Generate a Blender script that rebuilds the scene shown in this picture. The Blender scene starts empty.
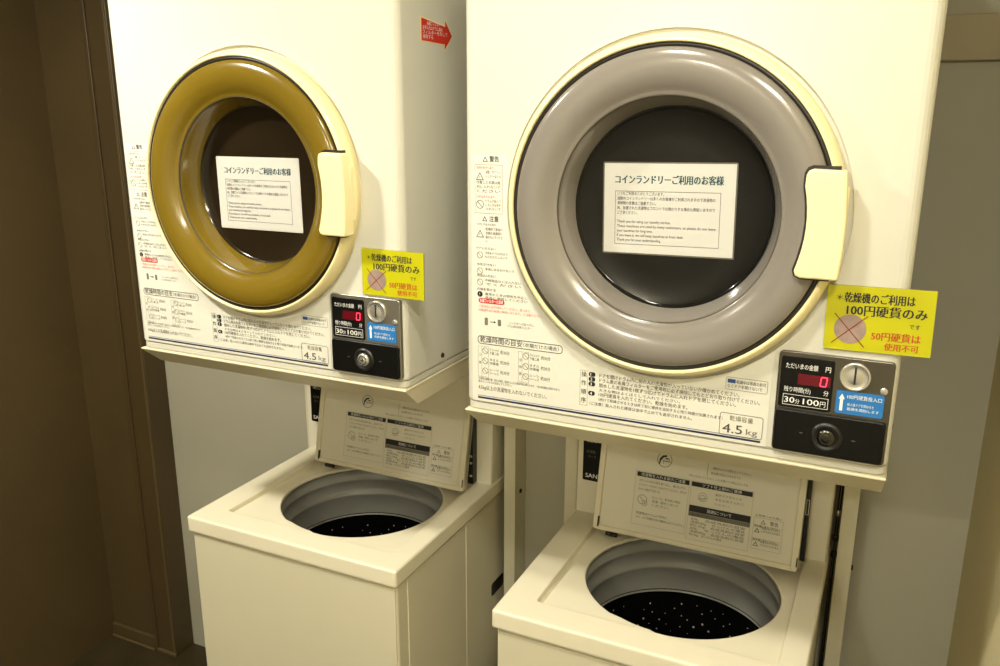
import bpy, bmesh, math, random
from mathutils import Vector, Matrix, Euler
random.seed(4)
SC = bpy.context.scene
COL = SC.collection

# ------------------------------------------------------------------ camera
def basis(yaw, pitch, roll):
    cy, sy = math.cos(yaw), math.sin(yaw)
    f = Vector((-sy*math.cos(pitch), cy*math.cos(pitch), -math.sin(pitch)))
    r = Vector((cy, sy, 0)); u = r.cross(f)
    c, s = math.cos(roll), math.sin(roll)
    return c*r+s*u, -s*r+c*u, f
cam_data = bpy.data.cameras.new('camera')
cam = bpy.data.objects.new('camera', cam_data); COL.objects.link(cam)
R_, U_, F_ = basis(0.441543, 0.261317, 0.00279)
m = Matrix.Identity(4)
for i in range(3):
    m[i][0] = R_[i]; m[i][1] = U_[i]; m[i][2] = -F_[i]
m.translation = (0.30994, -1.21907, 1.82883)
cam.matrix_world = m
cam_data.sensor_width = 36.0; cam_data.sensor_fit = 'HORIZONTAL'
cam_data.lens = 845.0/1000*36.0
cam_data.clip_start = 0.02
SC.camera = cam

# ------------------------------------------------------------------ world, lights, exposure
def lin(*c):
    return tuple(((v/255)/12.92 if v/255 <= .04045 else ((v/255+.055)/1.055)**2.4) for v in c)
w = bpy.data.worlds.new('world'); SC.world = w; w.use_nodes = True
w.node_tree.nodes['Background'].inputs[0].default_value = (1.0, .95, .80, 1)
w.node_tree.nodes['Background'].inputs[1].default_value = 0.13
WARM = (1.0, .96, .83)
def area(name, loc, rot, size, power, color, shape='DISK', spread=180):
    d = bpy.data.lights.new(name, 'AREA'); d.shape = shape; d.size = size
    d.energy = power; d.color = color; d.spread = math.radians(spread)
    o = bpy.data.objects.new(name, d); COL.objects.link(o)
    o.location = loc; o.rotation_euler = rot
    return o
area('ceiling_downlight', (-1.28, -0.64, 2.43), (0, 0, 0), .12, 33, WARM)
area('ceiling_downlight', (-0.12, -0.56, 2.43), (0, 0, 0), .12, 11, WARM)
area('ceiling_downlight', (0.42, -1.08, 2.43), (0, 0, 0), .22, 19, WARM)
area('ceiling_downlight', (-0.35, -2.35, 2.43), (0, 0, 0), .22, 22, WARM)  # added lamp, no fitting known: fills the shaded lids from behind the camera
SC.view_settings.view_transform = 'Standard'
SC.view_settings.look = 'None'
SC.view_settings.exposure = -0.08
SC.view_settings.gamma = 1.0
SC.view_settings.use_curve_mapping = False

# ------------------------------------------------------------------ materials
def mat(name, rgb, rough=.5, metal=0, coat=0, noise=0, nscale=8, bump=0, bscale=200, emit=None, estr=0, trans=0, alpha=1, spec=None, sss=0):
    mt = bpy.data.materials.new(name); mt.use_nodes = True
    nt = mt.node_tree; p = nt.nodes['Principled BSDF']
    c = lin(*rgb)+(1,)
    p.inputs['Base Color'].default_value = c
    p.inputs['Roughness'].default_value = rough
    p.inputs['Metallic'].default_value = metal
    p.inputs['Coat Weight'].default_value = coat
    p.inputs['Coat Roughness'].default_value = .10
    p.inputs['Transmission Weight'].default_value = trans
    p.inputs['Alpha'].default_value = alpha
    if spec is not None: p.inputs['Specular IOR Level'].default_value = spec
    if sss:
        p.inputs['Subsurface Weight'].default_value = sss
        p.inputs['Subsurface Radius'].default_value = (.02, .012, .004)
    if emit:
        p.inputs['Emission Color'].default_value = lin(*emit)+(1,)
        p.inputs['Emission Strength'].default_value = estr
    if noise or bump:
        tc = nt.nodes.new('ShaderNodeTexCoord')
    if noise:
        n = nt.nodes.new('ShaderNodeTexNoise'); n.inputs['Scale'].default_value = nscale; n.inputs['Detail'].default_value = 5
        r = nt.nodes.new('ShaderNodeValToRGB')
        r.color_ramp.elements[0].position = .3; r.color_ramp.elements[1].position = .7
        r.color_ramp.elements[0].color = tuple(v*(1-noise) for v in c[:3])+(1,)
        r.color_ramp.elements[1].color = tuple(min(1, v*(1+noise)) for v in c[:3])+(1,)
        nt.links.new(tc.outputs['Object'], n.inputs['Vector']); nt.links.new(n.outputs['Fac'], r.inputs['Fac'])
        nt.links.new(r.outputs['Color'], p.inputs['Base Color'])
    if bump:
        n2 = nt.nodes.new('ShaderNodeTexNoise'); n2.inputs['Scale'].default_value = bscale
        b = nt.nodes.new('ShaderNodeBump'); b.inputs['Strength'].default_value = bump; b.inputs['Distance'].default_value = .001
        nt.links.new(tc.outputs['Object'], n2.inputs['Vector']); nt.links.new(n2.outputs['Fac'], b.inputs['Height'])
        nt.links.new(b.outputs['Normal'], p.inputs['Normal'])
    return mt
M = {}
def mk(k, *a, **kw): M[k] = mat(k, *a, **kw)
mk('enamel', (204, 201, 187), .30, noise=.012, nscale=3)
mk('skirt_paint', (206, 197, 168), .42, noise=.02, nscale=5)
mk('label_film', (214, 212, 199), .4)
mk('ring_plastic', (236, 222, 170), .3, coat=.2)
mk('handle_plastic', (236, 222, 172), .36, noise=.01)
mk('gasket', (26, 20, 14), .45)
mk('bezel_grey', (124, 118, 110), .18, coat=.3, noise=.03, nscale=6)
mk('bezel_amber', (110, 90, 23), .18, coat=.3, noise=.06, nscale=6)
mk('groove', (70, 62, 48), .4)
mk('dark_glass', (17, 16, 15), .08, spec=.3, noise=.25, nscale=14)
mk('drum_brown', (30, 22, 12), .12)
mk('paper', (192, 190, 182), .6)
mk('laminate', (92, 88, 78), .12)
mk('ink', (30, 30, 32), .7)
mk('ink_soft', (72, 70, 66), .7)
mk('ink_grey', (112, 107, 95), .7)
mk('ink_teal', (16, 66, 72), .7)
mk('ink_red', (196, 52, 44), .7)
mk('ink_sign_red', (176, 62, 22), .7)
mk('ink_cross', (128, 44, 26), .7)
mk('ink_pink', (214, 110, 100), .7)
mk('ink_navy', (24, 24, 62), .6)
mk('ink_white', (236, 236, 230), .6)
mk('ink_blue', (40, 70, 130), .6)
mk('yellow_card', (182, 178, 8), .35, noise=.01)
mk('card_edge', (150, 144, 40), .5)
mk('coin_grey', (150, 128, 118), .5, noise=.15, nscale=60)
mk('steel_plate', (160, 156, 144), .28, metal=.8, bump=.15, bscale=400)
mk('steel_dark', (104, 100, 90), .26, metal=.85)
mk('chrome', (206, 203, 194), .22, metal=.75)
mk('dark_chrome', (84, 81, 74), .22, metal=1)
mk('black_plate', (12, 12, 11), .32, spec=.25)
mk('black_plastic', (20, 20, 19), .4)
mk('led_off', (80, 6, 18), .25, emit=(150, 8, 34), estr=.12)
mk('led_on', (255, 60, 90), .3, emit=(255, 50, 80), estr=2.0)
mk('blue_label', (36, 112, 180), .35)
mk('red_sticker', (196, 40, 26), .4)
mk('red_edge', (238, 216, 160), .5)
mk('washer_plastic', (226, 218, 192), .38, noise=.012, nscale=4)
mk('washer_steel', (208, 201, 174), .42, noise=.02, nscale=3)
mk('console_plastic', (224, 218, 196), .4, noise=.012)
mk('lid_plastic', (220, 215, 196), .35, noise=.012, nscale=4)
mk('lid_rim', (222, 215, 190), .35)
mk('lid_label', (217, 213, 195), .45)
mk('tub_grey', (142, 141, 134), .34, noise=.05, nscale=10)
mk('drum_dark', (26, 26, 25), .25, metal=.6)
mk('hole_glint', (240, 238, 232), .25, metal=.3)  # near-white colour puts the glints of the drum's holes into small domes
mk('post_paint', (212, 206, 180), .45, noise=.03, nscale=12)
mk('screw_dark', (60, 50, 34), .4, metal=.7)
mk('wall_paint', (176, 172, 152), .75, noise=.03, nscale=2.5, bump=.1, bscale=120)
mk('wall_side_paint', (214, 202, 158), .75, noise=.04, nscale=2.5, bump=.1, bscale=120)
mk('rail_paint', (172, 160, 128), .6, noise=.03)
mk('brown_panel', (80, 65, 38), .5, noise=.07, nscale=5)
mk('brown_trim', (77, 62, 37), .42, noise=.06, nscale=5)
mk('brown_trim_edge', (96, 82, 53), .45)
mk('floor_tile', (56, 46, 26), .45, noise=.2, nscale=9)
mk('ceiling_paint', (226, 220, 200), .8, noise=.02)

# ------------------------------------------------------------------ mesh helpers
class MB:
    """Collects shapes into one mesh object."""
    def __init__(s): s.bm = bmesh.new(); s.mats = []
    def mi(s, m):
        if m not in s.mats: s.mats.append(m)
        return s.mats.index(m)
    def faces(s, verts, faces, m, smooth=False):
        vs = [s.bm.verts.new(v) for v in verts]; k = s.mi(m); out = []
        for f in faces:
            try: fc = s.bm.faces.new([vs[i] for i in f])
            except ValueError: continue
            fc.material_index = k; fc.smooth = smooth; out.append(fc)
        return out
    def box(s, x0, x1, y0, y1, z0, z1, m, bevel=0, seg=2):
        v = [(x, y, z) for x in (x0, x1) for y in (y0, y1) for z in (z0, z1)]
        fs = s.faces(v, [(0, 1, 3, 2), (4, 6, 7, 5), (0, 4, 5, 1), (2, 3, 7, 6), (0, 2, 6, 4), (1, 5, 7, 3)], m)
        if bevel:
            es = list({e for f in fs for e in f.edges}); k = s.mi(m)
            r = bmesh.ops.bevel(s.bm, geom=es, offset=bevel, segments=seg, profile=.6, affect='EDGES')
            for f in r['faces']: f.material_index = k; f.smooth = True
        return s
    def prism(s, pts, mapf, d0, d1, m, bevel=0, seg=2, smooth=False):
        """pts: outline (u,v); mapf(u,v,d)->xyz; d0..d1 the two depths."""
        n = len(pts)
        v = [mapf(a, b, d0) for a, b in pts]+[mapf(a, b, d1) for a, b in pts]
        fs = s.faces(v, [tuple(range(n)), tuple(range(2*n-1, n-1, -1))]+[(i, n+i, n+(i+1) % n, (i+1) % n) for i in range(n)], m)
        bmesh.ops.recalc_face_normals(s.bm, faces=fs)
        if smooth:
            for f in fs[2:]: f.smooth = True
        if bevel:
            es = list({e for e in fs[1].edges}); k = s.mi(m)
            r = bmesh.ops.bevel(s.bm, geom=es, offset=bevel, segments=seg, profile=.6, affect='EDGES')
            for f in r['faces']: f.material_index = k; f.smooth = True
        return s
    def flat(s, pts, mapf, d, m):
        s.faces([mapf(a, b, d) for a, b in pts], [tuple(range(len(pts)))], m); return s
    def rect(s, u0, u1, v0, v1, mapf, d, m): return s.flat([(u0, v0), (u1, v0), (u1, v1), (u0, v1)], mapf, d, m)
    def frame(s, u0, u1, v0, v1, t, mapf, d, m):
        s.rect(u0, u1, v0, v0+t, mapf, d, m); s.rect(u0, u1, v1-t, v1, mapf, d, m)
        s.rect(u0, u0+t, v0+t, v1-t, mapf, d, m); s.rect(u1-t, u1, v0+t, v1-t, mapf, d, m); return s
    def outline(s, pts, t, mapf, d, m):
        n = len(pts)
        sg = 1 if sum(pts[i][0]*pts[(i+1) % n][1]-pts[(i+1) % n][0]*pts[i][1] for i in range(n)) > 0 else -1
        inn = []
        for i in range(n):
            a, b, c = pts[i-1], pts[i], pts[(i+1) % n]
            n1 = Vector((-(b[1]-a[1]), b[0]-a[0])); n2 = Vector((-(c[1]-b[1]), c[0]-b[0]))
            n1.normalize(); n2.normalize()
            k = (n1+n2)*sg; k = k/max(.3, k.length_squared/2)
            inn.append((b[0]+k.x*t, b[1]+k.y*t))
        for i in range(n):
            j = (i+1) % n
            s.flat([pts[i], pts[j], inn[j], inn[i]], mapf, d, m)
        return s
    def ring(s, cu, cv, r, t, mapf, d, m, n=24):
        p = [(math.cos(2*math.pi*i/n), math.sin(2*math.pi*i/n)) for i in range(n)]
        for i in range(n):
            a, b = p[i], p[(i+1) % n]
            s.flat([(cu+a[0]*r, cv+a[1]*r), (cu+b[0]*r, cv+b[1]*r), (cu+b[0]*(r-t), cv+b[1]*(r-t)), (cu+a[0]*(r-t), cv+a[1]*(r-t))], mapf, d, m)
        return s
    def disc(s, cu, cv, r, mapf, d, m, n=24):
        return s.flat([(cu+math.cos(2*math.pi*i/n)*r, cv+math.sin(2*math.pi*i/n)*r) for i in range(n)], mapf, d, m)
    def line(s, a, b, t, mapf, d, m):
        dx, dy = b[0]-a[0], b[1]-a[1]; l = math.hypot(dx, dy); nx, ny = -dy/l*t/2, dx/l*t/2
        return s.flat([(a[0]-nx, a[1]-ny), (b[0]-nx, b[1]-ny), (b[0]+nx, b[1]+ny), (a[0]+nx, a[1]+ny)], mapf, d, m)
    def lathe(s, prof, c, axis, m, n=96, smooth=True, closed=False):
        """prof: list of (r, h). axis 'Y': ring in XZ, h along Y; axis 'Z': ring in XY, h along Z."""
        vs = []
        for r, h in prof:
            for i in range(n):
                a = 2*math.pi*i/n
                if axis == 'Y': vs.append((c[0]+r*math.cos(a), c[1]+h, c[2]+r*math.sin(a)))
                elif axis == 'X': vs.append((c[0]+h, c[1]+r*math.cos(a), c[2]+r*math.sin(a)))
                else: vs.append((c[0]+r*math.cos(a), c[1]+r*math.sin(a), c[2]+h))
        fs = []
        L = len(prof)
        for k in range(L-1 if not closed else L):
            k2 = (k+1) % L
            for i in range(n):
                j = (i+1) % n
                fs.append((k*n+i, k*n+j, k2*n+j, k2*n+i))
        s.faces(vs, fs, m, smooth); return s
    def text(s, txt, u, v, h, mapf, d, m, width=None, align='L', bold=0, maxw=None):
        """printed writing: (u,v) baseline start, h = character height"""
        vs, fs = glyphs(txt)
        if not vs: return s
        x0 = min(p[0] for p in vs); x1 = max(p[0] for p in vs)
        k = h/.74
        kx = k if width is None else width/max(1e-6, x1-x0)
        if maxw and (x1-x0)*kx > maxw: kx = maxw/(x1-x0)
        wd = (x1-x0)*kx
        off = {'L': 0, 'C': -wd/2, 'R': -wd}[align]
        for i in range(1 if not bold else 3):
            e = (i-1)*bold*h*.75 if bold else 0
            s.faces([mapf(u+off+e+(a-x0)*kx, v+b*k, d+i*.00004) for a, b in vs], fs, m)
        return s
    def build(s, name, parent=None, off=(0, 0, 0), recalc=False):
        if recalc: bmesh.ops.recalc_face_normals(s.bm, faces=s.bm.faces)
        me = bpy.data.meshes.new(name)
        if any(off): bmesh.ops.translate(s.bm, verts=s.bm.verts, vec=[-c for c in off])
        s.bm.to_mesh(me); s.bm.free()
        for mm in s.mats: me.materials.append(M[mm])
        o = bpy.data.objects.new(name, me); COL.objects.link(o)
        if parent: o.parent = parent
        return o
_g = {}
def glyphs(txt):
    key = txt
    if key in _g: return _g[key]
    cu = bpy.data.curves.new('writing', 'FONT'); cu.body = txt; cu.size = 1.0
    cu.resolution_u = 2; cu.fill_mode = 'FRONT'
    o = bpy.data.objects.new('writing', cu); COL.objects.link(o)
    bpy.context.view_layer.update()
    me = bpy.data.meshes.new_from_object(o.evaluated_get(bpy.context.evaluated_depsgraph_get()))
    r = ([(v.co.x, v.co.y) for v in me.vertices], [tuple(p.vertices) for p in me.polygons])
    bpy.data.objects.remove(o); bpy.data.curves.remove(cu); bpy.data.meshes.remove(me)
    _g[key] = r
    return r
def rrect(u0, u1, v0, v1, r, n=5):
    out = []
    for cx, cy, a0 in ((u1-r, v1-r, 0), (u0+r, v1-r, 90), (u0+r, v0+r, 180), (u1-r, v0+r, 270)):
        for i in range(n+1):
            a = math.radians(a0+90*i/n); out.append((cx+r*math.cos(a), cy+r*math.sin(a)))
    return out
def front(y0):
    """plane facing the viewer (-Y): u -> X, v -> Z, d = how far it stands proud of y0"""
    return lambda u, v, d: (u, y0-d, v)
def empty(name, loc, label, cat, group=None):
    o = bpy.data.objects.new(name, None); COL.objects.link(o); o.location = loc; o.empty_display_size = .05
    return tag(o, label, cat, group)
def tag(o, label=None, cat=None, group=None, kind=None):
    if label: o['label'] = label
    if cat: o['category'] = cat
    if group: o['group'] = group
    if kind: o['kind'] = kind
    return o
def copy_tree(o, parent=None):
    c = o.copy(); COL.objects.link(c)
    if parent: c.parent = parent
    for ch in list(o.children): copy_tree(ch, c)
    return c
def repaint(root, name, old, new):
    for o in [root]+list(root.children_recursive):
        if o.name.split('.')[0] == name:
            for i, sl in enumerate(o.material_slots):
                if sl.material == M[old]: sl.link = 'OBJECT'; sl.material = M[new]
def struct(o): o['kind'] = 'structure'; return o
def boolean(o, cutters):
    for c in cutters:
        md = o.modifiers.new('cut', 'BOOLEAN'); md.operation = 'DIFFERENCE'; md.object = c; md.solver = 'EXACT'
    bpy.context.view_layer.update()
    dg = bpy.context.evaluated_depsgraph_get()
    me = bpy.data.meshes.new_from_object(o.evaluated_get(dg))
    o.modifiers.clear(); old = o.data; o.data = me; me.name = old.name
    for c in cutters: bpy.data.objects.remove(c)

# ------------------------------------------------------------------ the room
YB = .667                                   # back wall
struct(MB().box(-2.3, .75, -2.6, YB+.1, -.08, 0, 'floor_tile').build('floor'))
struct(MB().box(-2.3, .75, -2.6, YB+.1, 2.46, 2.54, 'ceiling_paint').build('ceiling'))
struct(MB().box(-2.3, .75, YB, YB+.1, 0, 2.46, 'wall_paint').build('wall_back'))
struct(MB().box(.514, .66, -2.6, YB, 0, 2.46, 'wall_side_paint').build('wall_right'))
struct(MB().box(-2.2, -2.066, -2.6, YB, 0, 2.46, 'brown_panel').build('wall_left'))
struct(MB().box(-2.2, .66, -2.7, -2.6, 0, 2.46, 'ceiling_paint').build('wall_front'))
struct(MB().box(.02, .514, YB-.012, YB, 1.915, 1.998, 'rail_paint', .003).build('trim_2'))
struct(MB().box(-2.066, -1.85, .592, YB, 0, 2.46, 'brown_panel').build('door_1'))
b = MB()
b.box(-1.85, -1.770, .586, YB, 0, 2.46, 'brown_trim', .003)
b.box(-1.862, -1.849, .580, .6, 0, 2.46, 'brown_trim', .002)
b.box(-1.781, -1.7745, .5835, .588, 0, 2.46, 'brown_trim_edge', .001)
struct(b.build('trim_1'))
b = MB()
b.box(-2.066, -1.863, .580, .592, 0, .05, 'brown_panel', .003)
b.box(-2.066, -1.863, .574, .580, 0, .007, 'brown_trim_edge', .002)
b.box(-1.855, -1.768, .579, .586, 0, .012, 'brown_trim_edge', .002)
struct(b.build('baseboard_left'))

# ------------------------------------------------------------------ dryers
ZC = 1.6824; ZB = 1.3285; ZT = 2.08
XL, XR = -.331, .333
LX, LY = -.805, .035                       # where the second machine of each kind stands
o0 = (0, 0, ZB)
F0 = front(0.0)

def arc_pts(r, a0, a1, n): return [(r*math.cos(math.radians(a0+(a1-a0)*i/n)), r*math.sin(math.radians(a0+(a1-a0)*i/n))) for i in range(n+1)]

def make_dryer():
    root = empty('coin_dryer', o0, 'cream coin dryer with mauve-grey round door on its stand by the grey wall', 'clothes dryer', 'coin dryers on stands')
    # body: outline in plan with rounded front corners
    b = MB()
    r = .016
    plan = [(XL, .54), (XR, .54)]
    plan += [(XR-r+r*math.cos(math.radians(a)), r-r*math.sin(math.radians(a))) for a in (0, 18, 36, 54, 72, 90)]
    plan += [(XL+r-r*math.sin(math.radians(a)), r-r*math.cos(math.radians(a))) for a in (0, 18, 36, 54, 72, 90)]
    n = len(plan); lv = []
    for z, ins in ((ZB, .003), (ZB+.002, .0015), (ZB+.0120, .0015), (ZB+.0128, .0040), (ZB+.0136, .0040), (ZB+.0146, .0012), (ZB+.018, 0), (ZT-.008, 0), (ZT, .006)):
        cx, cy = (XL+XR)/2, .27
        lv.append([(x+(ins if x < cx else -ins), y+(ins if y < cy else -ins), z) for x, y in plan])
    vs = [p for l in lv for p in l]
    fs = [tuple(range(n-1, -1, -1)), tuple(range(len(vs)-n, len(vs)))]
    for k in range(len(lv)-1):
        fs += [(k*n+i, k*n+(i+1) % n, (k+1)*n+(i+1) % n, (k+1)*n+i) for i in range(n)]
    b.faces(vs, fs, 'enamel')
    for f in b.bm.faces: f.smooth = abs(f.normal.z) < .9 and f.calc_area() < .03
    body = b.build('body', None, o0, True)
    cut = MB()
    cut.lathe([(.0002, -.1), (.2535, -.1), (.2535, .006), (.231, .006), (.231, .12), (.0002, .12)], (0, 0, ZC-ZB), 'Y', 'enamel', 96)
    boolean(body, [cut.build('cut', None, (0, 0, 0), True)]); body.parent = root
    for f in body.data.polygons: f.use_smooth = False
    md = body.modifiers.new('edge', 'WEIGHTED_NORMAL') if False else None
    # seam line and screw low on the right flank
    s = MB(); s.lathe([(.0001, .003), (.004, .003), (.005, 0)], (XR, .135, ZB+.030), 'X', 'screw_dark', 12); s.build('screw', body, o0)
    # ---- printed film on the front
    fl = MB()
    r_ = .2545
    a0 = math.degrees(math.asin((1.462-ZC)/r_))
    poly = [(-.317, 1.345), (.168, 1.345), (.168, 1.450)]
    poly += [(r_*math.cos(math.radians(a)), ZC+r_*math.sin(math.radians(a))) for a in [312-i*(312-168)/24 for i in range(25)]]
    poly += [(-.255, 1.757), (-.317, 1.757)]
    fl.flat(poly, F0, .0006, 'label_film')
    film = fl.build('instruction_label', root, o0)
    p = MB(); D = .0010
    T = lambda t, u, v, h, c='ink_soft', **k: p.text(t, u, v, h, F0, D, c, **k)
    # warning column
    p.outline([(-.297, 1.7455), (-.2925, 1.7535), (-.288, 1.7455)], .0009, F0, D, 'ink')
    T('警告', -.285, 1.746, .0075, 'ink', width=.0165, bold=.02)
    p.frame(-.311, -.262, 1.664, 1.741, .0005, F0, D, 'ink_grey')
    T('火災のおそれあり', -.308, 1.7345, .0036, 'ink_red', width=.03)
    p.outline([(-.309, 1.7165), (-.302, 1.729), (-.295, 1.7165)], .001, F0, D, 'ink_soft')
    T('!', -.3027, 1.7185, .005, 'ink_soft')
    for i, t in enumerate(('油脂、ガソリン、', 'シンナーなどの', '付着した衣類は絶', '対に入れないで', 'ください')):
        T(t, -.292 if i < 2 else -.308, 1.7275-i*.0068-(.003 if i > 1 else 0), .0042, 'ink_soft', width=.027 if i < 2 else .042)
    T('けがのおそれあり', -.308, 1.6885, .0036, 'ink_red', width=.032)
    p.ring(-.302, 1.678, .0068, .0009, F0, D, 'ink_soft'); p.line((-.3065, 1.6825), (-.2975, 1.6735), .0009, F0, D, 'ink_soft')
    for i, t in enumerate(('ドラムが回って', 'いるときは手を', '入れないで')):
        T(t, -.292, 1.682-i*.0062, .0038, 'ink_soft', width=.027)
    p.outline([(-.298, 1.6515), (-.2935, 1.6595), (-.289, 1.6515)], .0009, F0, D, 'ink')
    T('注意', -.2855, 1.652, .0075, 'ink', width=.0165, bold=.02)
    T('やけどのおそれあり', -.308, 1.6445, .0036, 'ink', width=.034)
    p.outline([(-.309, 1.625), (-.302, 1.6375), (-.295, 1.625)], .001, F0, D, 'ink_soft')
    T('!', -.3027, 1.627, .005, 'ink_soft')
    for i, t in enumerate(('乾燥終了直後の', '衣類の金属部に', '触れないでくださ', 'い')):
        T(t, -.292, 1.637-i*.0065, .004, 'ink_soft', width=.03 if i < 3 else .004)
    secs = [(1.6055, 'ドアにのらない', ('子供をドアにのせたり', 'もたれたりしないで')), (1.579, '水をかけない', ('本体に水をかけないで',)),
            (1.5605, '布団は入れない', ('中綿製品などは入れない', 'でください')), (1.5375, '点検を受ける', ('異常のときは使用を中止し', '係員に連絡してください'))]
    for k, (z, hd, tx) in enumerate(secs):
        T(hd, -.308, z, .0038, 'ink', width=.034)
        if k == 3:
            p.disc(-.3025, z-.0065, .0048, F0, D, 'ink'); p.text('!', -.3033, z-.0092, .005, F0, D+.0003, 'ink_white')
        else:
            p.ring(-.3025, z-.0095, .0055, .0008, F0, D, 'ink_grey'); p.line((-.306, z-.006), (-.299, z-.013), .0007, F0, D, 'ink_grey')
        for i, t in enumerate(tx): T(t, -.293, z-.0075-i*.006, .0037, 'ink_soft', width=.04+.012*k)
    p.flat(rrect(-.305, -.258, 1.516, 1.5245, .004, 4), F0, D, 'ink_red')
    p.text('糸屑フィルターの清掃', -.2815, 1.5178, .0052, F0, D+.0003, 'ink_white', width=.042, align='C')
    T('ご使用前に必ず掃除してください。目づまり', -.305, 1.509, .0036, 'ink_pink', width=.092)
    T('は乾燥不良や故障の原因になります。ご注意ください。', -.305, 1.5025, .0036, 'ink_pink', width=.115)
    p.flat(rrect(-.294, -.288, 1.479, 1.492, .002, 3), F0, D, 'ink_grey'); p.flat(rrect(-.270, -.264, 1.480, 1.491, .002, 3), F0, D, 'ink_grey')
    p.line((-.284, 1.4855), (-.276, 1.4855), .0012, F0, D, 'ink'); p.flat([(-.277, 1.4835), (-.273, 1.4855), (-.277, 1.4875)], F0, D, 'ink')
    T('フィルターの取り外し', -.250, 1.486, .0033, 'ink_grey', width=.045); T('ドラム奥の糸屑フィルター', -.252, 1.4805, .0033, 'ink_grey', width=.042)
    # drying time table
    p.outline(rrect(-.307, -.155, 1.446, 1.4605, .006, 4), .0011, F0, D, 'ink_soft')
    T('乾燥時間の目安', -.3025, 1.4497, .0088, 'ink_soft', width=.077, bold=.01)
    T('（衣類だけの場合）', -.2235, 1.4505, .0058, 'ink_soft', width=.062)
    for (ua, ub, heads, zt) in ((-.3065, -.2865, ('少', '多'), 1.442), (-.2325, -.2135, ('少', '中', '多'), 1.4415)):
        p.frame(ua, ub, 1.3885, zt, .0004, F0, D, 'ink_grey')
        p.line((ua+.007, 1.3885), (ua+.007, zt), .0004, F0, D, 'ink_grey')
        for i, hch in enumerate(heads): T(hch, ua+.0015, 1.429-i*(.014 if len(heads) == 2 else .012)-.004, .0042, 'ink')
        for i in range(3):
            p.ring(ua+.0135, 1.4345-i*.0175, .0055, .0008, F0, D, 'ink_grey'); p.line((ua+.010, 1.4375-i*.0175), (ua+.017, 1.4315-i*.0175), .0008, F0, D, 'ink_grey')
            for j in range(2): T(('ワイシャツ', '下着二枚', 'タオル', '作業着', 'シーツ', 'ジーンズ')[2*i+j], ub+.0015, 1.4355-i*.0175-j*.006, .004, 'ink_soft', width=.017)
            T('約30分', ub+.0215, 1.4325-i*.0175, .0055, 'ink_soft', width=.0165)
    T('（洗濯物の種類や量、脱水の程度、室温などにより乾燥時間は異なります。一回の乾燥量は約四キロまで）', -.306, 1.3835, .0034, 'ink_soft', width=.148)
    T('乾きにくいものは追加してください。', -.306, 1.3785, .0033, 'ink_soft', width=.062)
    T('4.5kg以上の洗濯物を入れないでください。', -.306, 1.3665, .0066, 'ink_soft', width=.125)
    # operating steps
    p.frame(-.124, -.111, 1.366, 1.4245, .0004, F0, D, 'ink_grey')
    for i, ch in enumerate('操作順序'): T(ch, -.1175, 1.4145-i*.0145, .0072, 'ink', width=.0088, align='C')
    rows = [(1.4165, '1', 'ドアを開けドラム内に前の人の洗濯物が入っていないか確かめてください。', .217, .0056),
            (1.4085, '2', 'ドラム奥の糸屑フィルターをご使用前に必ず掃除してもとどおり取り付けてください。', .247, .0056),
            (1.4005, '3', '脱水した洗濯物を1枚ずつ広げてドラムに入れドアを閉じてください。', .213, .0056),
            (1.3930, '', '大きな物はよくほぐして入れてください。', .13, .0042),
            (1.3850, '4', '100円硬貨を入れてください。乾燥を始めます。', .142, .0056),
            (1.3775, '', '（続けて乾燥させるときは終了前に硬貨を追加すると残り時間が加算されます）', .195, .0042),
            (1.3690, '', '（ご注意）投入された硬貨は途中で止めても返却されません。', .165, .0045)]
    for z, num, t, wd, h in rows:
        if num:
            p.flat(rrect(-.1095, -.0985, z-.0008, z+.0066, .003, 3), F0, D, 'ink'); p.text(num, -.1065, z+.0004, .0052, F0, D+.0003, 'ink_white')
        T(t, -.092 if not t.startswith('（ご') else -.107, z, h, 'ink', width=wd)
    p.outline(rrect(.104, .164, 1.426, 1.4455, .002, 3), .0006, F0, D, 'ink_grey')
    p.rect(.1065, .118, 1.4365, 1.4425, F0, D, 'ink_blue'); T('乾燥中は係員の許可', .1195, 1.437, .0046, 'ink_navy', width=.042); T('なくドアを開けないで', .1065, 1.4295, .0046, 'ink_navy', width=.05)
    p.outline(rrect(.099, .162, 1.354, 1.3895, .004, 4), .0009, F0, D, 'ink_grey')
    T('乾燥容量', .1305, 1.3785, .0068, 'ink_grey', width=.034, align='C'); T('4.5', .104, 1.3585, .0145, 'ink_soft', width=.029, bold=.01); T('kg', .1385, 1.3595, .0095, 'ink_grey', width=.0165)
    p.rect(-.307, .160, 1.3497, 1.3528, F0, D, 'ink_navy'); p.rect(-.307, .160, 1.3545, 1.3553, F0, D, 'ink_blue')
    p.build('label_printing', film, o0)
    # ---- door
    c = (0, 0, ZC)
    d = MB()
    d.lathe([(.2465, .006), (.2470, -.004), (.2462, -.011), (.2440, -.0175), (.2410, -.0228), (.2380, -.0255), (.2355, -.0262), (.2341, -.0252), (.2335, -.022), (.2335, -.004)], c, 'Y', 'ring_plastic', 128)
    door = d.build('door', root, o0)
    d = MB(); d.lathe([(.2345, -.008), (.2337, -.0210), (.2322, -.0224), (.2290, -.0224), (.2272, -.0205), (.227, -.012)], c, 'Y', 'gasket', 128); d.build('gasket', door, o0)
    d = MB()
    d.lathe([(.2275, -.010), (.2275, -.0205), (.2268, -.0240), (.2250, -.0262), (.2205, -.0285), (.2130, -.0304), (.2050, -.0310), (.1965, -.0302), (.1880, -.0278), (.1800, -.0242),
             (.1740, -.0205), (.1705, -.0180), (.1680, -.0168), (.1655, -.0162), (.1640, -.0155), (.1630, -.0135), (.1620, -.0095), (.1606, -.0055), (.1590, -.0020),
             (.157, .004), (.1535, .013), (.1508, .022), (.1492, .029), (.1480, .0335)], c, 'Y', 'bezel_grey', 128)
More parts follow.
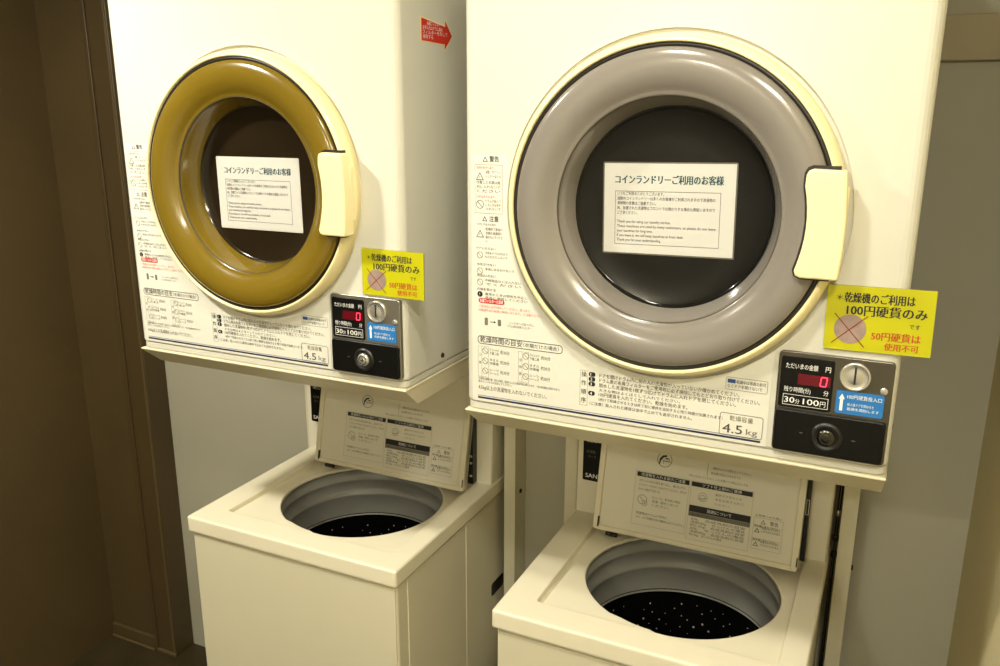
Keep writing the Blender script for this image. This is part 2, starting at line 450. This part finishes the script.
    d.build('door_bezel', door, o0)
    d = MB()
    d.lathe([(.1640, -.0152), (.1634, -.0157), (.1628, -.0147), (.1624, -.0125)], c, 'Y', 'groove', 128)
    d.build('bezel_groove', door, o0)
    d = MB()
    d.lathe([(.1498, .027), (.1478, .0295), (.1462, .031), (.1448, .0318), (.10, .0320), (.05, .0320), (.0003, .0320)], c, 'Y', 'dark_glass', 96)
    d.build('door_glass', door, o0)
    # handle: arc-edged grip over the right side of the ring
    hp = [(.2400, .0690), (.2020, .0700), (.1965, .0680), (.1938, .0625)]
    hp += [(.199*math.cos(math.radians(a)), .199*math.sin(math.radians(a))) for a in (14, 10, 6, 2, -2, -6, -10, -14)]
    hp += [(.1905, -.058), (.1888, -.064), (.1905, -.0705), (.197, -.0735), (.2430, -.0735), (.2450, -.071), (.2470, -.04), (.2475, 0), (.2455, .04), (.2425, .067)]
    hp = [(u, v+ZC) for u, v in hp]
    h = MB(); h.prism(hp, F0, .020, .046, 'handle_plastic', .0035, 3)
    hnd = h.build('door_handle', door, o0, True)
    h = MB()
    h.prism(rrect(.236, .2470, ZC-.050, ZC+.048, .004), F0, .016, .0262, 'ring_plastic', .002)
    h.build('grip_rest', hnd, o0, True)
    g = MB()
    gp = [(.234, .0735), (.2005, .0745), (.1935, .0715), (.1900, .0640)]
    gp += [(.1955*math.cos(math.radians(a)), .1955*math.sin(math.radians(a))) for a in (14, 7, 0, -7, -14)]
    gp += [(.1868, -.058), (.1850, -.065), (.1875, -.0735), (.196, -.0775), (.233, -.0775)]
    g.prism([(u, v+ZC) for u, v in gp], F0, .018, .0312, 'gasket')
    g.build('handle_seal', door, o0, True)
    # ---- coin panel
    q = MB(); q.prism(rrect(.1765, .3275, ZC-.336, ZC-.186, .006), F0, -.002, .006, 'steel_plate', .0015)
    cp = q.build('coin_panel', root, o0, True)
    q = MB(); q.prism(rrect(.1805, .2515, ZC-.2685, ZC-.1925, .004), F0, .004, .0072, 'black_plate', .0008); q.build('display_plate', cp, o0, True)
    q = MB(); q.rect(.2045, .2480, ZC-.2325, ZC-.2165, F0, .0076, 'led_off')
    # seven-segment zero
    u0, v0, uw, vh, t = .2345, ZC-.2310, .0078, .0130, .0016; sl = .0012
    def seg(a, b): q.line((a[0]+sl*(a[1]-v0)/vh, a[1]), (b[0]+sl*(b[1]-v0)/vh, b[1]), t, F0, .0081, 'led_on')
    seg((u0, v0+.0006), (u0, v0+vh*.47)); seg((u0, v0+vh*.53), (u0, v0+vh-.0006)); seg((u0+uw, v0+.0006), (u0+uw, v0+vh*.47)); seg((u0+uw, v0+vh*.53), (u0+uw, v0+vh-.0006))
    seg((u0, v0), (u0+uw, v0)); seg((u0, v0+vh), (u0+uw, v0+vh))
    q.build('amount_display', cp, o0)
    q = MB(); D2 = .0077
    q.text('ただいまの金額', .187, ZC-.2095, .0066, F0, D2, 'ink_white', width=.043); q.text('円', .240, ZC-.2095, .0066, F0, D2, 'ink_white', width=.0068)
    q.text('残り時間(分)', .187, ZC-.2440, .0062, F0, D2, 'ink_white', width=.036); q.text('分', .240, ZC-.2440, .0062, F0, D2, 'ink_white', width=.0068)
    q.build('display_lettering', cp, o0); q = MB()
    q.frame(.1865, .2475, ZC-.2645, ZC-.2485, .0006, F0, D2, 'ink_white')
    q.text('30', .1885, ZC-.2610, .0090, F0, D2, 'ink_white', width=.0140, bold=.02); q.text('分', .2035, ZC-.2610, .0058, F0, D2, 'ink_white', width=.006)
    q.text('100', .2140, ZC-.2610, .0090, F0, D2, 'ink_white', width=.0215, bold=.02); q.text('円', .2370, ZC-.2610, .0070, F0, D2, 'ink_white', width=.0072)
    q.build('price_lettering', cp, o0)
    kc = (.2785, 0, ZC-.2120)
    q = MB(); q.lathe([(.0205, -.005), (.0205, -.0075), (.0192, -.0092), (.0175, -.0092), (.0165, -.0080), (.010, -.0095), (.0002, -.0102)], kc, 'Y', 'chrome', 40)
    q.flat([(.2772, ZC-.2215), (.2798, ZC-.2215), (.2798, ZC-.1975), (.2772, ZC-.1975)], F0, .0108, 'ink'); q.build('coin_slot', cp, o0)
    q = MB(); q.prism(rrect(.2570, .3185, ZC-.2670, ZC-.2335, .003), F0, .004, .0070, 'blue_label')
    q.flat([(.2625, ZC-.2625), (.2665, ZC-.2625), (.2665, ZC-.2455), (.2685, ZC-.2455), (.2645, ZC-.2375), (.2605, ZC-.2455), (.2625, ZC-.2455)], F0, .0073, 'ink_white')
    q.text('100円硬貨投入口', .2715, ZC-.2435, .0052, F0, .0073, 'ink_white', width=.044)
    q.text('投入後ドアを閉めると', .2725, ZC-.2540, .0036, F0, .0073, 'ink_white', width=.034); q.text('乾燥を開始します', .2725, ZC-.2605, .0036, F0, .0073, 'ink_white', width=.041)
    q.build('coin_label', cp, o0, False)
    q = MB(); q.lathe([(.0052, -.0045), (.0052, -.0072), (.0042, -.0078), (.0002, -.0078)], (.3165, 0, ZC-.2275), 'Y', 'chrome', 20); q.build('button', cp, o0)
    q = MB(); q.prism(rrect(.1785, .3245, ZC-.3335, ZC-.2715, .005), F0, .004, .0110, 'black_plate', .002)
    q.rect(.2140, .2180, ZC-.3035, ZC-.3025, F0, .0113, 'ink_grey'); q.rect(.2830, .2880, ZC-.3040, ZC-.3030, F0, .0113, 'ink_grey')
    q.build('lock_plate', cp, o0, True)
    lc = (.2500, 0, ZC-.3045)
    q = MB(); q.lathe([(.0225, -.010), (.0205, -.0135), (.0165, -.0150), (.0150, -.0125), (.0125, -.0125)], lc, 'Y', 'black_plastic', 40)
    q.lathe([(.0130, -.0118), (.0120, -.0150), (.0095, -.0165), (.0002, -.0165)], lc, 'Y', 'dark_chrome', 32)
    q.ring(.25, ZC-.3045, .0085, .0014, F0, .0169, 'ink'); q.line((.2465, ZC-.3045), (.2535, ZC-.3045), .0016, F0, .0170, 'ink'); q.line((.25, ZC-.308), (.25, ZC-.301), .0016, F0, .0170, 'ink')
    q.build('lock', cp, o0)
    return root
dryer = make_dryer()
dryer2 = copy_tree(dryer)
dryer2.location = (LX, LY, ZB)
dryer2['label'] = 'cream coin dryer with amber round door and a red arrow sticker on its flank'
repaint(dryer2, 'door_bezel', 'bezel_grey', 'bezel_amber')
repaint(dryer2, 'door_glass', 'dark_glass', 'drum_brown')
repaint(dryer, 'coin_panel', 'steel_plate', 'steel_dark')
repaint(dryer2, 'lock', 'dark_chrome', 'chrome')
for r_, lb in ((dryer, 'mauve-grey translucent bezel'), (dryer2, 'amber translucent bezel')):
    for o in r_.children_recursive:
        if o.name.split('.')[0] == 'door_bezel': o['label'] = lb
# red arrow sticker on the right flank of the amber-door dryer
s = MB(); SX = lambda u, v, d: (XR+d, u, v)
ar = [(.079, 1.9400), (.162, 1.9380), (.161, 1.9285), (.189, 1.9535), (.164, 1.9785), (.164, 1.9680), (.079, 1.9770)]
cu = sum(a for a, _ in ar)/7; cv = sum(b_ for _, b_ in ar)/7
s.flat([(cu+(a-cu)*1.06, cv+(b_-cv)*1.12) for a, b_ in ar], SX, .0004, 'red_edge')
s.flat(ar, SX, .0007, 'red_sticker')
for i, (t, u, wd) in enumerate((('糸屑フィルター', .098, .046), ('お手入れはドラム奥の', .083, .070), ('フィルターを外して', .083, .088), ('掃除する', .083, .036))):
    s.text(t, u, 1.9665-i*.0074, .0056, SX, .0010, 'ink_white', width=wd)
s.build('arrow_sticker', dryer2, o0)

# ------------------------------------------------------------------ stands
def make_stand():
    root = empty('dryer_stand', (0, .58, 0), 'cream steel stand carrying the grey-door dryer, its post beside the right washer', 'dryer stand', 'steel stands under the dryers')
    oo = (0, .58, 0)
    t = MB()
    lv = [(ZB-.0005, .005, .006), (ZB-.0012, .001, .002), (ZB-.0014, -.0010, .0006), (ZB-.0026, -.0024, -.0004), (ZB-.0046, -.0024, -.0004), (ZB-.0058, -.0008, .0006), (ZB-.0420, .0440, .0030), (ZB-.044, .0480, .0060)]
    vs = []
    for z, y, ins in lv: vs += [(XL+ins, y, z), (XR-ins, y, z), (XR-ins, .60-max(0, ins), z), (XL+ins, .60-max(0, ins), z)]
    n = len(lv); fs = [(0, 1, 2, 3), tuple(range(4*n-1, 4*n-5, -1))]
    for k in range(n-1): fs += [(4*k+i, 4*k+4+i, 4*k+4+(i+1) % 4, 4*k+(i+1) % 4) for i in range(4)]
    t.faces(vs, fs, 'skirt_paint')
    for f in t.bm.faces: f.smooth = False
    t.build('shelf_tray', root, oo, True)
    for x0, x1, sgn in ((.2685, .2990, 1), (-.357, -.3265, -1)):
        p = MB()
        pl = [(x0, .565), (x1, .565), (x1, .630), (x1-.003, .630), (x1-.003, .568), (x0, .568)] if sgn > 0 else [(x0, .565), (x1, .565), (x1, .568), (x0+.003, .568), (x0+.003, .630), (x0, .630)]
        p.prism(pl, lambda u, v, d: (u, v, d), .006, ZB-.044, 'post_paint')
        post = p.build('post', root, oo, True)
        for z in (.862, .36):
            q = MB(); xx = x1 if sgn > 0 else x0
            q.lathe([(.006, 0), (.006, sgn*.0025), (.004, sgn*.004), (.0002, sgn*.004)], (xx, .598, z), 'X', 'screw_dark', 12); q.build('screw', post, oo)
        p = MB(); p.box(x0-.006, x1+.006, .555, .630, 0, .006, 'post_paint', .001); p.build('foot_plate', root, oo)
    for za, zb in ((.10, .14), (1.24, 1.29)):
        p = MB(); p.box(-.3265, .2685, .6235, .629, za, zb, 'post_paint', .001); p.build('cross_bar', root, oo)
    return root
stand = make_stand()
stand2 = copy_tree(stand); stand2.location = (LX, LY+.58, 0)
stand2['label'] = 'cream steel stand carrying the amber-door dryer, its post seen between the washers'

# ------------------------------------------------------------------ washers
WX0, WX1, WY0, WY1, WZ = -.313, .253, .063, .618, .90
OC = (-.013, .341)
def make_washer():
    root = empty('top_loading_washer', (0, .36, 0), 'cream top-loading washer with lid open, under the grey-door dryer', 'washing machine', 'top loading washers under the dryers')
    oo = (0, .36, 0)
    # cabinet
    b = MB()
    b.box(WX0+.007, WX1-.006, WY0+.010, WY1-.004, .035, WZ-.040, 'washer_steel', .008, 3)
    b.box(WX0+.010, WX1-.009, WY0+.0075, WY0+.02, .06, WZ-.047, 'washer_steel', .002, 2)
    b.box(WX1-.012, WX1-.0045, .115, .368, .06, WZ-.044, 'washer_steel', .0012, 1)
    b.box(WX1-.012, WX1-.0045, .385, .505, .06, WZ-.044, 'washer_steel', .0012, 1)
    cab = b.build('cabinet', None, oo)
    cut = MB(); cut.lathe([(.0002, .3), (.218, .3), (.218, 1.0), (.0002, 1.0)], (OC[0]-oo[0], OC[1]-oo[1], 0), 'Z', 'washer_steel', 64)
    boolean(cab, [cut.build('cut', None, (0, 0, 0), True)]); cab.parent = root
    p = MB(); p.prism(rrect(.528, .600, .575, .612, .008), lambda u, v, d: (WX1-.006+d, u, v), -.004, .0008, 'gasket'); p.build('side_grip', cab, oo, True)
    for x in (WX0+.05, WX1-.05):
        for y in (WY0+.06, WY1-.06):
            p = MB(); p.lathe([(.0002, 0), (.022, 0), (.024, .004), (.02, .036), (.0002, .036)], (x, y, 0), 'Z', 'black_plastic', 20); p.build('foot', root, oo)
    # top cover with lid recess and round opening
    b = MB(); b.box(WX0, WX1, WY0, WY1, WZ-.040, WZ, 'washer_plastic', .006, 3)
    top = b.build('top_cover', None, (0, 0, 0))
    c1 = MB()
    rec = rrect(-.246, .206, .128, .506, .008, 3)
    c1.prism(rec, lambda u, v, d: (u, v, d+(.0105 if v > .2 else .0105)*0+ (0 if d > 0 else 0)), WZ-.017, WZ+.05, 'washer_plastic')
    # the recess floor rises to nothing at its front edge
    for v in c1.bm.verts:
        if v.co.z < WZ:
            k = min(1, max(0, (v.co.y-.128)/.06)); v.co.z = WZ-.0120-.0050*min(1, max(0, (v.co.y-.14)/.03))
    k1 = c1.build('cut', None, (0, 0, 0), True)
    n = 96; pts = []
    for i in range(n):
        a = 2*math.pi*i/n; rr = .196-.005*max(0, min(1, (14-abs(math.degrees(a)-256))/3)); x = OC[0]+rr*math.cos(a); y = OC[1]+rr*math.sin(a); pts.append((x, min(y, .500)))
    c2 = MB(); c2.prism(pts, lambda u, v, d: (u, v, d), WZ-.1, WZ+.1, 'washer_plastic')
    k2 = c2.build('cut', None, (0, 0, 0), True)
    c3 = MB(); c3.lathe([(.0002, WZ-.1), (.222, WZ-.1), (.222, WZ-.0235), (.0002, WZ-.0235)], (OC[0], OC[1], 0), 'Z', 'washer_plastic', 64); k3 = c3.build('cut', None, (0, 0, 0), True)
    boolean(top, [k1]); boolean(top, [k3]); boolean(top, [k2]); top.parent = root
    md = top.modifiers.new('edge', 'BEVEL'); md.width = .0028; md.segments = 3; md.limit_method = 'ANGLE'; md.angle_limit = math.radians(50)
    bpy.context.view_layer.update()
    me = bpy.data.meshes.new_from_object(top.evaluated_get(bpy.context.evaluated_depsgraph_get()))
    top.modifiers.clear(); top.data = me
    me.transform(Matrix.Translation((-oo[0], -oo[1], -oo[2])))
    for f in me.polygons: f.use_smooth = f.area < .0015
    # tub ring and drum
    t = MB()
    t.lathe([(.200, WZ-.0235), (.206, WZ-.026), (.2080, WZ-.034), (.2080, WZ-.046), (.2000, WZ-.052), (.1990, WZ-.056), (.2045, WZ-.062), (.2055, WZ-.082), (.2010, WZ-.090), (.1965, WZ-.094),
             (.1962, WZ-.098), (.2000, WZ-.104), (.1990, WZ-.128), (.1950, WZ-.152), (.1925, WZ-.156)], (OC[0], OC[1], 0), 'Z', 'tub_grey', 96)
    t.build('tub_ring', root, oo)
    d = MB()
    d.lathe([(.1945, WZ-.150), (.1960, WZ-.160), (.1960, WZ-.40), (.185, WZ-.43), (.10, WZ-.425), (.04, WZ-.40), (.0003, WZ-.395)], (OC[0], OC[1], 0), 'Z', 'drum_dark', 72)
    for k in range(14):
        for j in range(36):
            a = 2*math.pi*(j+.5*(k % 2))/36+.02; z = WZ-.185-k*.015
            if random.random() < .35: continue
            r = random.choice((.0007, .0009, .0011, .0014, .0018, .0026))
            a += random.uniform(-.02, .02); z += random.uniform(-.004, .004)
            cx, cy = OC[0]+.1950*math.cos(a), OC[1]+.1950*math.sin(a)
            ux, uy = -math.sin(a), math.cos(a)
            vs = [(cx+ux*r*math.cos(q*math.pi/4)-math.cos(a)*.0004, cy+uy*r*math.cos(q*math.pi/4)-math.sin(a)*.0004, z+r*math.sin(q*math.pi/4)) for q in range(8)]+[(cx-math.cos(a)*.0018, cy-math.sin(a)*.0018, z)]
            d.faces(vs, [(q, (q+1) % 8, 8) for q in range(8)], 'hole_glint', True)
    d.build('drum', root, oo)
    # console with control panel
    b = MB(); 
    pr = [(.524, WZ-.002), (.528, 1.115), (.536, 1.128), (.58, 1.128), (.616, 1.06), (.616, WZ-.002)]
    b.prism(pr, lambda u, v, d: (d, u, v), WX0+.002, WX1-.002, 'console_plastic', .004, 2)
    bmesh.ops.recalc_face_normals(b.bm, faces=b.bm.faces)
    con = b.build('console', root, oo)
    YF = lambda v: .524+(v-WZ)*.0184
    CF = lambda u, v, d: (u, YF(v)-d, v)
    b = MB(); b.prism(rrect(-.298, .190, .982, 1.112, .004), CF, -.002, .0022, 'black_plate', .0008)
    b.text('SANYO', -.2905, .9900, .0110, CF, .0026, 'ink_white', width=.052, bold=.03)
    b.text('全自動', -.2900, 1.052, .0060, CF, .0026, 'ink_grey', width=.022); b.text('コース', -.286, 1.040, .0060, CF, .0026, 'ink_grey', width=.02)
    b.text('洗い', -.290, 1.078, .0065, CF, .0026, 'ink_white', width=.03)
    b.build('control_panel', con, oo, True)
    b = MB(); b.box(.192, .208, .503, .527, WZ+.002, 1.114, 'black_plastic', .002)  # black strip stands in for the dark gap between lid and console
    hs = b.build('hinge_gap', con, oo)
    for z in (.925, .960, .978):
        q = MB(); q.lathe([(.0042, 0), (.0042, -.002), (.002, -.0035), (.0002, -.0035)], (.2025, .503, z), 'Y', 'chrome', 14); q.build('screw', hs, oo)
    q = MB(); q.frame(.2005, .2070, 1.01, 1.045, .0012, front(.5025), .0006, 'ink_white'); q.text('・・', .2015, 1.025, .004, front(.5025), .0006, 'ink_grey'); q.build('hinge_mark', hs, oo)
    # lid leaning back on the console
    a = math.radians(13); base = (0, .445, .908)
    LM = lambda u, v, d: (u, base[1]+v*math.sin(a)-d*math.cos(a), base[2]+v*math.cos(a)+d*math.sin(a))
    L0, L1, LH = -.241, .200, .325
    b = MB()
    b.prism(rrect(L0, L1, 0, LH, .010, 4), LM, -.016, .0, 'lid_plastic', .002)
    lid = b.build('lid', root, oo, True)
    b = MB()
    b.prism(rrect(L0, L0+.013, .0, LH, .005, 3), LM, -.012, .006, 'lid_rim', .002)
    b.prism(rrect(L1-.014, L1, .0, LH, .005, 3), LM, -.012, .006, 'lid_rim', .002)
    b.prism(rrect(L0+.004, L1-.004, -.001, .010, .004, 3), LM, -.012, .0045, 'lid_rim', .002)
    b.build('lid_rim', lid, oo, True)
    b = MB()
    b.prism(rrect(L0+.010, L0+.0135, .006, .030, .0012, 2), LM, .002, .0068, 'gasket')
    b.build('rubber_stop', lid, oo, True); b = MB()
    b.prism(rrect(L1-.0035, L1-.001, .010, .030, .0010, 2), LM, .002, .0068, 'gasket')
    b.build('rubber_stop', lid, oo, True)
    for u in (-.205, -.192):
        b = MB(); b.lathe([(.0002, -.006), (.005, -.006), (.005, .006), (.0002, .006)], (u, .447, .899), 'X', 'gasket', 14); b.build('hinge', lid, oo)
    b = MB(); b.flat(rrect(-.158, .168, .018, .205, .004, 3), LM, .0006, 'lid_label'); lab = b.build('care_label', lid, oo)
    p = MB(); D = .0011
    T = lambda t, u, v, h, c='ink_soft', **k: p.text(t, u, v, h, LM, D, c, **k)
    p.ring(-.096, .181, .0165, .0011, LM, D, 'ink', 32)
    p.flat([(-.108, .170), (-.1055, .170), (-.104, .178), (-.0985, .186), (-.0915, .188), (-.0915, .192), (-.101, .190), (-.107, .182)], LM, D, 'ink')
    p.line((-.098, .172), (-.098, .181), .0009, LM, D, 'ink_soft'); p.line((-.098, .178), (-.083, .178), .0012, LM, D, 'ink'); p.line((-.094, .184), (-.088, .184), .003, LM, D, 'ink')
    p.line((-.086, .178), (-.086, .186), .0009, LM, D, 'ink_soft')
    p.frame(-.156, -.037, .028, .147, .0004, LM, D, 'ink_grey'); p.frame(-.033, .098, .020, .147, .0004, LM, D, 'ink_grey')
    p.rect(-.153, -.037, .1355, .1455, LM, D, 'ink'); p.text('洗濯物を入れる前のご注意', -.095, .1380, .0056, LM, D+.0004, 'ink_white', width=.098, align='C')
    p.rect(-.032, .096, .1355, .1455, LM, D, 'ink'); p.text('ソフト仕上剤のご使用', .032, .1380, .0056, LM, D+.0004, 'ink_white', width=.082, align='C')
    p.rect(-.032, .097, .0800, .0945, LM, D, 'ink'); p.text('洗剤について', .032, .0840, .0062, LM, D+.0004, 'ink_white', width=.052, align='C')
    p.rect(-.032, .097, .0705, .0797, LM, D, 'ink_grey'); T('水量に合わせて洗剤を入れてください', -.028, .0725, .0050, 'ink', width=.074)
    for i, (t, wd) in enumerate((('ポケットの中の物を取り出し、紐はむすび、', .104), ('ファスナーやボタンはかけてください。汚れの', .106), ('ひどい物は下洗いを。', .05))): T(t, -.147, .1245-i*.0095, .0046, width=wd)
    p.ring(-.136, .085, .0105, .0010, LM, D, 'ink_grey'); p.line((-.142, .091), (-.128, .077), .0010, LM, D, 'ink_grey'); p.ring(-.130, .078, .006, .0009, LM, D, 'ink_grey')
    for i, (t, wd) in enumerate((('ビニール、防水性の物は', .062), ('洗濯・脱水しないで', .058), ('ください。', .04))): T(t, -.114, .0915-i*.0085, .0046, 'ink' if i == 1 else 'ink_soft', width=wd)
    for i, (t, wd) in enumerate((('洗濯物はドラムに平均に', .07), ('入れ、ふたを閉めてから硬貨を入れてください。', .108))): T(t, -.147, .052-i*.009, .0046, width=wd)
    p.ring(-.006, .115, .0100, .0009, LM, D, 'ink_grey'); p.ring(-.006, .114, .006, .0009, LM, D, 'ink_grey'); p.line((-.013, .110), (.002, .114), .0012, LM, D, 'ink_grey')
    for i, (t, wd) in enumerate((('最終すすぎのとき', .055), ('水を止めて入れて', .06), ('ください。', .034))): T(t, .020, .1235-i*.010, .0044, 'ink_grey', width=wd)
    for i in range(6): T(('30L', '洗剤40g', '約1.5kg')[i % 3]+'　'+('合成洗剤の目安', 'せっけんの場合')[i % 2], -.026, .0630-i*.0068, .0045, width=.115 if i < 5 else .07)
    for i, (t, wd) in enumerate((('・運転中はふたを開けないでください。', .083), ('脱水槽が完全に止まるまでは', .062))): T(t, .006, .1790-i*.011, .0044, width=wd)
    T('手を入れないでください。ふたを開けて十秒以上たっても', -.04, .1555, .0042, width=.124)
    p.line((-.002, .162), (-.002, .19), .0008, LM, D, 'ink_grey')
    p.frame(.104, .163, .0290, .0960, .0004, LM, D, 'ink_grey'); 
    T('お客様へのお願い', .106, .0985, .0036, 'ink_soft', width=.054)
    p.outline([(.118, .083), (.123, .092), (.128, .083)], .0009, LM, D, 'ink'); T('警告', .137, .0835, .0072, 'ink', width=.0165)
    for k, z in enumerate((.064, .035)):
        p.outline([(.107, z), (.1125, z+.0095), (.118, z)], .0012, LM, D, 'ink')
        for i in range(3): T(('脱水槽に手を入れない', '感電のおそれがある', 'けがのおそれがある')[i], .122 if i else .106, z+.0115-i*.0065 if i == 0 else z+.0085-(i-1)*.0065, .0042, 'ink' if i == 0 else 'ink_soft', width=.05 if i == 0 else .037)
    for z in (.079, .0515): p.line((.104, z), (.163, z), .0004, LM, D, 'ink_grey')
    p.build('label_printing', lab, oo)
    return root
washer = make_washer()
# black hose with clips between the right-hand washer and its post
def tube(name, pts, r, m, parent, off):
    cu = bpy.data.curves.new(name, 'CURVE'); cu.dimensions = '3D'; cu.bevel_depth = r; cu.bevel_resolution = 3
    sp = cu.splines.new('NURBS'); sp.points.add(len(pts)-1); sp.use_endpoint_u = True
    for p_, q in zip(sp.points, pts): p_.co = (q[0]-off[0], q[1]-off[1], q[2]-off[2], 1)
    o = bpy.data.objects.new(name, cu); COL.objects.link(o)
    bpy.context.view_layer.update()
    me = bpy.data.meshes.new_from_object(o.evaluated_get(bpy.context.evaluated_depsgraph_get()))
    bpy.data.objects.remove(o); bpy.data.curves.remove(cu)
    me.materials.clear(); me.materials.append(M[m])
    for f in me.polygons: f.use_smooth = True
    ob = bpy.data.objects.new(name, me); COL.objects.link(ob); ob.parent = parent
    return ob
washer2 = copy_tree(washer); washer2.location = (LX-.002, LY+.36, 0); washer2.scale = (1.018, 1, 1)
for o in washer2.children_recursive[:]:
    if o.name.startswith('hinge_mark'): bpy.data.objects.remove(o)
for o in washer.children_recursive[:]:
    if o.name.startswith('screw'): bpy.data.objects.remove(o)
for o in washer2.children:
    if o.name.startswith('lid'): o.location.x += .011
washer2['label'] = 'cream top-loading washer with lid open, under the amber-door dryer'
hose = tube('supply_hose', [(.262, .63, 1.12), (.262, .60, 1.06), (.261, .595, .95), (.261, .60, .80), (.261, .60, .5), (.261, .61, .12)], .0040, 'dark_chrome', washer, (0, .36, 0))
for z in (.985, .925, .885):
    q = MB(); q.lathe([(.0041, -.007), (.0062, -.006), (.0062, .006), (.0041, .007)], (.2612, .5965, z), 'Z', 'chrome' if z > .95 else 'gasket', 16); q.build('hose_clip', hose, (0, .36, 0))

# ------------------------------------------------------------------ paper notices on the door glass
def make_notice(tilt, label):
    root = empty('paper_notice', (0, 0, 0), label, 'paper notice', 'notices on the dryer doors')
    f = front(0); w2, h2 = .0985, .0675
    b = MB(); b.prism(rrect(-w2-.0022, w2+.0022, -h2-.0022, h2+.0022, .002, 2), f, 0, .0004, 'laminate'); lam = b.build('laminate', root)
    b = MB(); b.prism([(-w2, -h2), (w2, -h2), (w2, h2), (-w2, h2)], f, .0003, .0008, 'paper'); sh = b.build('sheet', root, (0, 0, 0), True)
    p = MB(); D = .0011
    T = lambda t, u, v, h, c='ink_soft', **k: p.text(t, u, v, h, f, D, c, **k)
    T('コインランドリーご利用のお客様', -.081, .0385, .0105, 'ink_teal', width=.162, bold=.06)
    p.frame(-.081, .078, -.0545, .0265, .0006, f, D, 'ink_soft')
    for i, (t, wd) in enumerate((('いつもご利用ありがとうございます。', .072), ('当館のコインランドリーは多くのお客様がご利用されますので洗濯物の', .148), ('長時間の放置はご遠慮下さい。', .06),
                                 ('尚、放置された洗濯物はフロントでお預かりする場合も御座いますので', .148), ('ご了承ください。', .032))):
        T(t, -.0775, .0205-i*.0072, .0043, 'ink', width=wd)
    for i, (t, wd) in enumerate((('Thank you for using our laundry service.', .083), ('These machines are used by many customers, so please do not leave', .150), ('your laundries for long time.', .056),
                                 ('If you leave it, we will keep laundries at front desk.', .103), ('Thank you for your understanding.', .069))):
        T(t, -.0775, -.0215-i*.0070, .0044, 'ink', width=wd)
    p.build('notice_printing', sh)
    root.rotation_euler = (0, tilt, 0)
    return root
notice = make_notice(math.radians(-1.2), 'white bilingual paper notice on the mauve-grey dryer door')
notice.location = (-.0055, .0318, 1.6815)
notice2 = copy_tree(notice); notice2.location = (LX-.0075, LY+.0318, 1.6655); notice2.rotation_euler = (0, math.radians(-.3), 0)
notice2['label'] = 'white bilingual paper notice on the amber dryer door'
repaint(notice2, 'laminate', 'laminate', 'paper')

# ------------------------------------------------------------------ yellow coin signs
def make_sign(label):
    root = empty('coin_sign', (0, 0, 0), label, 'sign', 'yellow coin signs')
    f = front(0); w2, h2 = .0668, .0450
    b = MB(); b.prism([(-w2, -h2), (w2, -h2), (w2, h2), (-w2, h2)], f, 0, .0030, 'yellow_card')
    k = b.mi('card_edge')
    for fc in b.bm.faces:
        if abs(fc.normal.y) < .5: fc.material_index = k
    card = b.build('card', root, (0, 0, 0))
    p = MB(); D = .0033
    T = lambda t, u, v, h, c='ink', **k: p.text(t, u, v, h, f, D, c, **k)
    T('＊', -.0545, .0245, .0078, 'ink', width=.0075, bold=.02)
    T('乾燥機のご利用は', -.0445, .0235, .0112, 'ink', width=.0865, bold=.05)
    T('100円硬貨のみ', -.0405, .0060, .0122, 'ink', width=.0985, bold=.05)
    T('です', .0380, -.0080, .0058, 'ink', width=.0130, bold=.02)
    T('50円硬貨は', -.0070, -.0265, .0098, 'ink_sign_red', width=.0600, bold=.04)
    T('使用不可', .0100, -.0395, .0082, 'ink_sign_red', width=.0420, bold=.04)
    p.build('sign_lettering', card)
    p = MB(); p.disc(-.0345, -.0150, .0205, f, .0033, 'coin_grey', 40); p.build('coin_picture', card)
    p = MB(); p.line((-.0555, .0060), (-.0150, -.0390), .0013, f, .0037, 'ink_cross'); p.line((-.0570, -.0360), (-.0130, .0050), .0013, f, .0037, 'ink_cross'); p.build('red_cross', card)
    return root
sign = make_sign('yellow sign with crossed-out coin sticking out beside the grey-door dryer')
sign.location = (.2990, -.0012, 1.5525); sign.rotation_euler = (0, math.radians(-1.0), 0)
sign2 = copy_tree(sign); sign2.location = (LX+.3130, LY-.0012, 1.5425); sign2.rotation_euler = (0, math.radians(.3), 0); sign2.scale = (.96, 1, .93)
sign2['label'] = 'yellow sign with crossed-out coin on the amber-door dryer'
